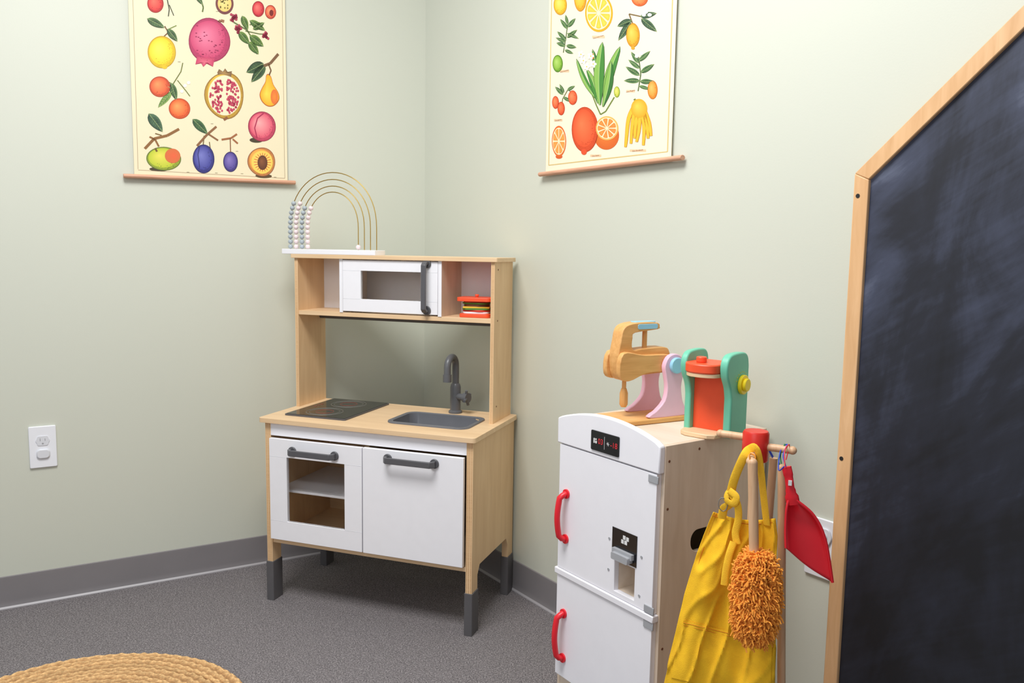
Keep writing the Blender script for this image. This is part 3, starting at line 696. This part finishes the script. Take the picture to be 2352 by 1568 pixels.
for p,q in(((.205,0,.384),(.268,.055,.388)),((.205,0,.458),(.268,.055,.462)),((.201,0,.388),(.205,.055,.458)),((.268,0,.388),(.272,.055,.458)),((.201,.055,.384),(.272,.059,.462))): b.box(p,q,'pale_x')
b.done('ice_dispenser',ud,label='black and grey ice dispenser with plywood niche')
for x,z in((.187,.500),(.187,.430),(.287,.490),(.284,.405)):
    b=MB();b.cyl((x,-.0135,z),(x,-.0152,z),.003,'silver',12);b.done('screw_cap',ud,label='small grey screw cap')
for z in(.655,.378,.345):
    b=MB();b.box((FW-.030,-.0165,z),(FW-.002,-.0135,z+.016),'silver');b.done('hinge',fr,.001,label='grey hinge plate')
# ---------------------------------------------------------------- toy mixer on the fridge
mxp=Vector((.258,1.790,FH));mang=math.atan2(.477,.879)
mx=thing('toy_stand_mixer','wooden toy stand mixer with pink stand on the toy refrigerator','toy mixer',mxp+Vector((-.477*.055+.879*.012,.879*.055+.477*.012,.0005)),mang)
b=MB();b.prism(rrect(-.036,-.052,.190,.052,.02),'xy',0,.012,'oak_x');b.done('base',mx,.003,label='golden wooden base')
legp=[(.062,.012),(.166,.012),(.166,.021),(.152,.045),(.146,.080),(.151,.108),(.153,.130),(.142,.151),(.124,.157),(.106,.150),(.096,.130),(.100,.108),(.105,.080),(.099,.050),(.076,.028),(.062,.021)]
legs=sm2(legp,3)
for y0 in(-.048,.034):
    b=MB();b.prism(legs,'xz',y0,y0+.014,'pink');b.done('stand_arm',mx,.002,label='pink wooden stand arm')
b=MB();b.cyl((.126,-.048,.131),(.126,-.058,.131),.0185,'blue');b.done('pivot_cap',mx,.002,label='light blue round cap')
hd=[(-.008,.108),(.010,.096),(.030,.098),(.060,.108),(.130,.112),(.138,.128),(.132,.158),(.116,.170),(.050,.168),(.032,.166),(.024,.174),(.025,.194),(.032,.206),(.096,.212),(.101,.218),(.095,.227),(.050,.229),(.014,.225),(-.002,.213),(-.008,.186),(-.014,.150)]
b=MB();b.prism(sm2(hd,3),'xz',-.018,.018,'oak_x')
side=sm2([(-.018,.110),(.010,.099),(.058,.114),(.126,.116),(.132,.134),(.126,.153),(.05,.156),(-.010,.162)],4)
b.prism(side,'xz',-.033,-.0182,'oak_x');b.prism(side,'xz',.0182,.033,'oak_x')
b.cyl((.072,0,.164),(.072,0,.213),.0058,'oak_z',12)
hdp=b.done('mixer_head',mx,.003,label='layered golden wooden mixer head')
b=MB();b.prism(rrect(.036,-.011,.096,.011,.006),'xy',.2270,.2300,'blue');b.prism(rrect(.038,.2135,.094,.2250,.004),'xz',-.0195,-.018,'blue');b.done('handle_inlay',hdp,.0005,label='light blue inlay')
b=MB();b.cyl((.018,0,.102),(.018,0,.074),.005,'oak_z',14);b.lathe([(.006,.034),(.0095,.040),(.0095,.066),(.006,.077)],'oak_z',mtx=Matrix.Translation((.018,0,0)));b.done('beater',hdp,label='wooden beater')
# ---------------------------------------------------------------- toy coffee maker
cmw=C+DR*1.536+NR*.222
ca=math.atan2(-.66,.75)
cm=thing('toy_coffee_maker','mint and orange wooden toy coffee maker on the toy refrigerator','toy coffee maker',(cmw.x,cmw.y,FH+.0005),ca)
b=MB();b.prism([(-.006,.02),(.000,-.006),(.016,-.016),(.068,-.016),(.082,-.006),(.084,.02),(.084,.075),(-.006,.075)],'xy',0,.010,'birch_x');b.done('base',cm,.002,label='pale wooden base')
sp=[(.020,0.000),(.096,0.000),(.096,.150),(.090,.170),(.072,.180),(.026,.180),(.006,.174),(-.004,.156),(.000,.132),(.014,.108),(.020,.085)]
sp2=[(.020,0.0),(.096,0.0)]+sm2(sp[2:],4,False)
for x0,th in((-.008,.015),(.0845,.018)):
    b=MB();b.prism(sp2,'yz',x0,x0+th,'mint');b.done('side_panel',cm,.0035,label='mint green side panel',seg=3)
b=MB();b.box((.007,.034,.010),(.0845,.046,.138),'orange');b.done('back_panel',cm,.001,label='orange red back panel')
def lidshape(e):
    return sm2([(.007-e,.070),(.003-e,.030),(.006-e,.000-e),(.024,-.022-e),(.052,-.026-e),(.076,-.016-e),(.0835,.004),(.0835,.030),(.0835,.070)],4,False)
b=MB();b.prism(lidshape(0),'xy',.130,.138,'birch_x');b.done('wooden_ring',cm,.001,label='pale wooden ring')
b=MB();b.prism(lidshape(.002),'xy',.138,.158,'orange')
ld_=b.done('lid',cm,.003,label='orange red lid')
b=MB();b.cyl((.036,.008,.158),(.036,.008,.170),.011,'orange');b.done('lid_knob',ld_,.002)
b=MB();b.cyl((.1025,.064,.112),(.110,.064,.112),.021,'yellow',20);b.cyl((.110,.064,.112),(.117,.064,.112),.014,'yellow',20);b.done('dial',cm,.0015,label='yellow round dial')
b=MB()
for i in range(9):
    t=math.radians(20+i*17.5);c=(.1027,.064+.027*math.cos(t),.112+.027*math.sin(t));b.ball(c,.0013,'yellow',sx=.4,u=6,v=5)
o=b.done('dial_marks',cm,label='ring of small yellow dots');o['kind']='stuff'
# ---------------------------------------------------------------- cleaning stand
KS=1.55
SO=Vector((.2991*KS,.9796*KS,0));sang=math.atan2(-.292,.9564)
def S(px,py,k=KS):
    return (((px-1735)+.048*(py-1030))*k/1882,(k-KS)*1.02,1.1233+k*(-.1075-.000528*(py-784)))
st=thing('cleaning_tool_stand','wooden dowel stand with red hub holding toy cleaning tools','toy stand',SO,sang)
b=MB();b.cyl((0,0,.02),(0,0,.74),.0085,'dowel');b.done('pole',st,label='wooden dowel pole')
b=MB();b.lathe([(.075,0),(.075,.012),(.070,.018),(.02,.022)],'dowel',40);b.done('base',st,label='round wooden base')
b=MB();b.lathe([(.023,.733),(.0245,.736),(.0245,.786),(.022,.790)],'redwood',32);b.done('hub',st,label='red painted wooden hub')
for d in(((-.024,.006),(-.066,.020),.775),((.024,-.006),(.066,-.018),.762),((-.002,-.024),(-.007,-.108),.757),((.004,.024),(.012,.07),.770)):
    b=MB();p=(d[0][0]*.6,d[0][1]*.6,d[2]);q=(d[1][0],d[1][1],d[2]);b.cyl(p,q,.0072,'dowel',16);b.ball(q,.0078,'dowel');b.done('peg',st,label='wooden peg')
def attach(name,label,cat): return thing(name,label,cat,SO,sang)
du=attach('toy_duster','fluffy orange yarn duster with a wooden handle hanging on the stand','toy duster')
KD=1.440
b=MB();p0=S(1729,1064,KD);p1=S(1732,1300,KD);b.cyl(p0,p1,.0085,'dowel',18);b.ball(p0,.0085,'dowel');b.done('handle',du,label='wooden dowel handle')
b=MB()
ctr=Vector(S(1736,1384,KD));hh=.090
b.ball(ctr,.028,'fluff',sz=3.0,sy=.8)
for i in range(3600):
    t=random.uniform(-1,1);ph=random.uniform(0,6.283)
    rad=.0275*math.sqrt(max(0,1-abs(t)**3))+.002
    base_=ctr+Vector((rad*math.cos(ph),rad*math.sin(ph)*.8,t*hh*.9))
    out=Vector((math.cos(ph),math.sin(ph),t*.4+random.uniform(-.6,.4))).normalized()
    ln=random.uniform(.006,.014)
    sd=Vector((random.uniform(-1,1),random.uniform(-1,1),random.uniform(-1,1)))*.005
    p1=base_+out*ln*.6+sd*.3;p2=base_+out*ln+sd;p3=base_+out*ln*.95+sd*1.7+Vector((0,0,-.003))
    r=random.uniform(.0012,.0018);b.tube([base_,p1,p2,p3],[r,r,r,r*.8],'fluff',5)
b.done('yarn_head',du,label='fluffy orange yarn head')
b=MB();lp=[S(1729,1078,KD-.006),S(1722,1050,KD),(-.007,-.098,.768),S(1735,1050,KD+.006),S(1729,1078,KD-.006)];b.tube(smoothpts(lp,6),.0013,'stitch',6);b.done('hanging_loop',du)
br=attach('toy_broom','toy broom with wooden handle hanging from the stand by a cord','toy broom')
b=MB();b.cyl(S(1793,1070,1.53),S(1793,1640,1.53),.0075,'dowel',16);b.ball(S(1793,1070,1.53),.0075,'dowel');b.done('handle',br,label='wooden dowel handle')
q=S(1793,1640,1.53);b=MB();b.box((q[0]-.05,q[1]-.014,q[2]-.02),(q[0]+.03,q[1]+.014,q[2]+.005),'redwood');b.done('brush_block',br,.003,label='red brush block')
b=MB()
for i in range(220):
    x=q[0]-.048+random.random()*.076;y=q[1]-.012+random.random()*.024;b.tube([(x,y,q[2]-.018),(x+random.uniform(-.006,.006),y+random.uniform(-.004,.004),q[2]-.07)],.0009,'cheese',4)
b.done('bristles',br,label='straw coloured bristles')
b=MB();b.tube(smoothpts([S(1793,1072,1.53),S(1786,1050,1.53),(.052,-.014,.772),S(1790,1040,1.54),S(1794,1072,1.53)],6),.0011,'greenstr',6);b.done('hanging_loop',br,label='green cord')
mo=attach('toy_mop','toy mop with wooden handle hanging on the stand','toy mop')
b=MB();b.cyl(S(1775,1048,1.60),(.022,.055,.22),.0078,'dowel',16);b.done('handle',mo,label='wooden dowel handle')
b=MB()
for i in range(160):
    ph=random.uniform(0,6.28);r=random.uniform(0,.02);b.tube([(.022,.055,.225),(.022+r*math.cos(ph),.055+r*math.sin(ph),.18),(.022+r*1.5*math.cos(ph),.055+r*1.3*math.sin(ph),.09)],.0018,'cream',5)
b.done('mop_strings',mo,label='cream string mop head')
b=MB();b.tube(smoothpts([S(1775,1052,1.60),(.004,.05,.780),S(1778,1052,1.61)],6),.0011,'bluestr',6);b.done('hanging_loop',mo,label='blue cord')
# dustpan
dp=attach('toy_dustpan','red plastic toy dustpan hanging on the stand','toy dustpan')
def lerp3(a_,b_,t): return tuple(a_[i]+(b_[i]-a_[i])*t for i in range(3))
b=MB()
Ls=[S(1808,1142,1.50),S(1803,1168,1.495),S(1801,1215,1.49),S(1802,1258,1.485)]
Rs=[S(1824,1142,1.50),S(1862,1174,1.505),S(1887,1228,1.51),S(1903,1326,1.515)]
n=14;rows=[]
LL=smoothpts(Ls,7);RR=smoothpts(Rs,7)
for i,(l_,r_) in enumerate(zip(LL,RR)):
    row=[]
    for j in range(n+1):
        t=j/n;p=lerp3(l_,r_,t);tt=i/(len(LL)-1)
        dep=.026*math.sin(math.pi*t)**.45*(1-.7*tt);sag=.007*math.sin(math.pi*t)*tt
        row.append(b.bm.verts.new((p[0],p[1]+dep,p[2]-sag)))
    rows.append(row)
fs=[]
for a_,c_ in zip(rows,rows[1:]):
    for j in range(n): fs.append(b.bm.faces.new((a_[j],a_[j+1],c_[j+1],c_[j])))
b._fin(fs,'red')
o=b.done('pan',dp,label='red scooped pan',angle=70);md_=o.modifiers.new('solid','SOLIDIFY');md_.thickness=.0025;md_.offset=0
b=MB();b.tube(smoothpts([S(1803,1066,1.50),S(1808,1090,1.50),S(1812,1120,1.50),S(1818,1152,1.503)],5),[.0085]*5+[.0075]*5+[.009]*2+[.012]*4,'red',12,flat=(0,1,0),ell=.45);b.tube(RR,.0028,'red',8);b.tube(LL,.0022,'red',8)
q=S(1811,1104,1.49);b.box((q[0]-.003,q[1]+.002,q[2]-.005),(q[0]+.003,q[1]+.006,q[2]+.004),'whitedig')
b.done('handle',dp,label='red plastic handle')
b=MB();b.tube(smoothpts([S(1803,1070,1.50),S(1796,1040,1.51),(.056,-.015,.772),S(1790,1030,1.53),S(1786,1075,1.50),S(1798,1066,1.49)],6),.0011,'bluestr',6);b.done('hanging_loop',dp,label='blue cord')
b=MB();b.tube(smoothpts([S(1800,1070,1.49),S(1799,1030,1.51),(.060,-.017,.772),S(1802,1050,1.52)],6),.0010,'red',6);b.done('hanging_cord',dp,label='red cord')
# apron
ap=attach('child_apron','yellow canvas child apron hanging by its neck strap from the stand','apron')
rowsY=[1190+ (1720-1190)*i/90 for i in range(91)]
def edge(tab,y):
    for (y0,x0),(y1,x1) in zip(tab,tab[1:]):
        if y<=y1: return x0+(x1-x0)*(y-y0)/(y1-y0)
    return tab[-1][1]
Lt=[(1190,1640),(1215,1630),(1250,1617),(1300,1600),(1400,1572),(1500,1550),(1568,1534),(1720,1505)]
Rt=[(1190,1778),(1230,1783),(1300,1782),(1400,1782),(1500,1780),(1568,1778),(1720,1775)]
def apk(u,tt):
    amp=.30+.55*tt
    v=Vector((u*2.6+tt*.9,tt*2.2,3.1));v2=Vector((u*7-tt*5,tt*6+u*2,8.3))
    cr=1-abs(mnoise.noise(v*1.6))*2.2          # ridged creases
    return 1.503-.012*tt+amp*(.010*math.sin(u*9+1.2*tt+2.2)+.005*math.sin(u*17+2.5*tt))+.016*mnoise.noise(v)+.006*mnoise.noise(v2)-.007*max(0,cr)**4
b=MB();NX=90;g=[]
for i,y in enumerate(rowsY):
    row=[];xl=edge(Lt,y);xr=edge(Rt,y);tt=i/90
    for j in range(NX+1):
        u=j/NX;x=xl+(xr-xl)*u;sag=11*math.sin(math.pi*u)*max(0,1-tt*2.5)
        row.append(b.bm.verts.new(S(x,y+sag,apk(u,tt))))
    g.append(row)
fs=[]
for a_,c_ in zip(g,g[1:]):
    for j in range(NX): fs.append(b.bm.faces.new((a_[j],a_[j+1],c_[j+1],c_[j])))
b._fin(fs,'cloth')
b.tube([tuple(Vector(v.co)+Vector((0,-.0012,-.007))) for v in g[0]],.0005,'stitch',4)
b.tube([tuple(Vector(r_[4].co)+Vector((.002,-.0012,0))) for r_ in g],.0005,'stitch',4)
o=b.done('apron_body',ap,label='yellow canvas apron body',angle=80);q=o.modifiers.new('solid','SOLIDIFY');q.thickness=.0015;q.offset=-1
b=MB();g=[]
for i in range(24):
    row=[]
    for j in range(61):
        u=j/60;t=i/23;y=1468+20*u+ t*150;x=edge(Lt,y)+12+(edge(Rt,y)-edge(Lt,y)-20)*u
        uu=(x-edge(Lt,y))/(edge(Rt,y)-edge(Lt,y));tt=(y-1190)/530
        row.append(b.bm.verts.new(S(x,y,apk(uu,tt)-.004)))
    g.append(row)
fs=[]
for a_,c_ in zip(g,g[1:]):
    for j in range(60): fs.append(b.bm.faces.new((a_[j],a_[j+1],c_[j+1],c_[j])))
b._fin(fs,'cloth');top=[tuple(v.co) for v in g[0]]
for dz in(.004,.009): b.tube([(p[0],p[1]-.0010,p[2]-dz) for p in top],.0005,'stitch',4)
b.done('pocket',ap,label='yellow patch pocket',angle=80)
def strap(pts,name='strap',r=.0085):
    b=MB();b.tube(smoothpts(pts,7),r,'cloth2',12,flat=(0,1,0),ell=.26);b.done(name,ap,label='yellow cloth strap')
strap([S(1660,1204,1.494),S(1664,1180,1.490),S(1676,1168,1.488),S(1680,1140,1.485),S(1690,1100,1.478),S(1710,1050,1.475),(-.010,-.064,.768),S(1738,1030,1.475),S(1746,1070,1.485),S(1752,1130,1.49),S(1760,1208,1.496)],'neck_strap',.0078)
strap([S(1676,1135,1.478),S(1692,1148,1.472),S(1686,1166,1.474),S(1670,1158,1.482),S(1676,1140,1.482),S(1694,1164,1.476),S(1697,1200,1.478),S(1690,1235,1.478),S(1694,1262,1.476)],'knotted_tail',.0065)
strap([S(1686,1258,1.470),S(1676,1290,1.464),S(1668,1330,1.460),S(1664,1366,1.458)],'waist_tie',.0065)
b=MB();rr=[S(1662+10*math.cos(t*math.pi/12),1170+16*math.sin(t*math.pi/12),1.484) for t in range(24)];b.tube(rr,.0009,'steel',6,True);b.done('strap_ring',ap,label='steel ring')
# ---------------------------------------------------------------- chalkboard
cb=thing('house_chalkboard','house shaped chalkboard with slim light wood frame near the wall','chalkboard',C+DR*1.811+NR*.060,RZR)
w=.030;H=1.278;hw=.5;slope=.89;AZ=H+hw*slope
def outer(off):
    c=math.sqrt(1+slope*slope)*off
    return [(off,off),(off,H+ (off*slope) - c),(hw,AZ-c),(2*hw-off,H+(off*slope)-c),(2*hw-off,off)]
O=outer(0);I=outer(w)
def fpart(i,j,name):
    b=MB();b.prism([O[i],O[j],I[j],I[i]],'xz',-.010,.020,'frame');b.done(name,cb,.002)
fpart(0,1,'frame_post');fpart(3,4,'frame_post');fpart(1,2,'frame_rafter');fpart(2,3,'frame_rafter');fpart(4,0,'bottom_rail')
b=MB();b.prism(outer(w-.006),'xz',-.002,.008,'slate');b.done('slate_panel',cb,0,smooth=False,label='dark slate panel smeared with chalk')
for z in(.22,.72,1.235):
    b=MB();b.cyl((.010,-.0085,z),(.010,-.0108,z),.0042,'dark',14);b.done('bolt',cb,label='small dark bolt')
# ---------------------------------------------------------------- braided rug
b=MB();RR_=.405;sp_=.0195;NA=900
nr=int(RR_/(sp_/8));prev=None;fs=[];cl=b.bm.loops.layers.float_color.new('Col');vc={}
ringtone=[random.uniform(.84,1.06) for _ in range(40)]
def mixc(a_,c_,t): return tuple(a_[i]+(c_[i]-a_[i])*t for i in range(3))
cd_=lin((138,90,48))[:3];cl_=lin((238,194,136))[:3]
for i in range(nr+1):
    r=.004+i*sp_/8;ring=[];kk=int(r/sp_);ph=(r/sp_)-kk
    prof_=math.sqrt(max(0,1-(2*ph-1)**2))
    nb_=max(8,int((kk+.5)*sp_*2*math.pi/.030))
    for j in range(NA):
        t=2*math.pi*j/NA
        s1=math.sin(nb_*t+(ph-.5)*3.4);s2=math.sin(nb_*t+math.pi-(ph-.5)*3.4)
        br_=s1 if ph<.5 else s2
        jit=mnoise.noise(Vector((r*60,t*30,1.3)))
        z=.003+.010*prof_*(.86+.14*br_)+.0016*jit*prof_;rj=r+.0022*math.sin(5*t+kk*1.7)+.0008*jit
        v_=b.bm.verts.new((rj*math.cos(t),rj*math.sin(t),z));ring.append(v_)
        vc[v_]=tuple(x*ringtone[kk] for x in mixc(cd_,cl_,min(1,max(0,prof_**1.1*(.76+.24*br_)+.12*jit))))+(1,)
    if prev:
        for j in range(NA): fs.append(b.bm.faces.new((prev[j],prev[(j+1)%NA],ring[(j+1)%NA],ring[j])))
    prev=ring
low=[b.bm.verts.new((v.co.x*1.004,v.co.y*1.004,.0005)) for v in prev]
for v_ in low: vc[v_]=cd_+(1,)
for j in range(NA): fs.append(b.bm.faces.new((prev[j],prev[(j+1)%NA],low[(j+1)%NA],low[j])))
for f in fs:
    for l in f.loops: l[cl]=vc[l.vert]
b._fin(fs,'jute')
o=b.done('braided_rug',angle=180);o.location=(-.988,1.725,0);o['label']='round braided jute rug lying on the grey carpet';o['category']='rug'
# ---------------------------------------------------------------- light
wd=bpy.data.worlds.new('World');sc.world=wd;wd.use_nodes=True
bg=wd.node_tree.nodes['Background'];bg.inputs[0].default_value=(.92,.96,1,1);bg.inputs[1].default_value=.36
def area(name,loc,tgt,sx,sy,e,c=(1,1,1)):
    l=bpy.data.lights.new(name,'AREA');l.shape='RECTANGLE';l.size=sx;l.size_y=sy;l.energy=e;l.color=c
    o=bpy.data.objects.new(name,l);COLL.objects.link(o);o.location=loc
    o.rotation_euler=(Vector(tgt)-Vector(loc)).to_track_quat('-Z','Y').to_euler();return o
area('ceiling_light',(-.55,1.20,2.65),(-.45,1.40,0),1.1,.8,58,(1,.99,.98))
area('window_light',(-1.2,-.8,1.9),(-.2,2.4,.7),1.6,1.3,15,(.90,.95,1))
# ---------------------------------------------------------------- camera
f=1881.7;p=.1124;rl=.0161
F=Vector((0,math.cos(p),-math.sin(p)));R0=Vector((1,0,0));Uu=Vector((0,math.sin(p),math.cos(p)))
R=R0*math.cos(rl)+Uu*math.sin(rl);U=-R0*math.sin(rl)+Uu*math.cos(rl)
cd=bpy.data.cameras.new('camera');cam=bpy.data.objects.new('camera',cd);COLL.objects.link(cam)
cd.sensor_width=36;cd.sensor_fit='HORIZONTAL';cd.lens=f/2352*36;cd.clip_start=.02
cam.matrix_world=Matrix((( R.x,U.x,-F.x,0),(R.y,U.y,-F.y,0),(R.z,U.z,-F.z,1.1233),(0,0,0,1)))
sc.camera=cam
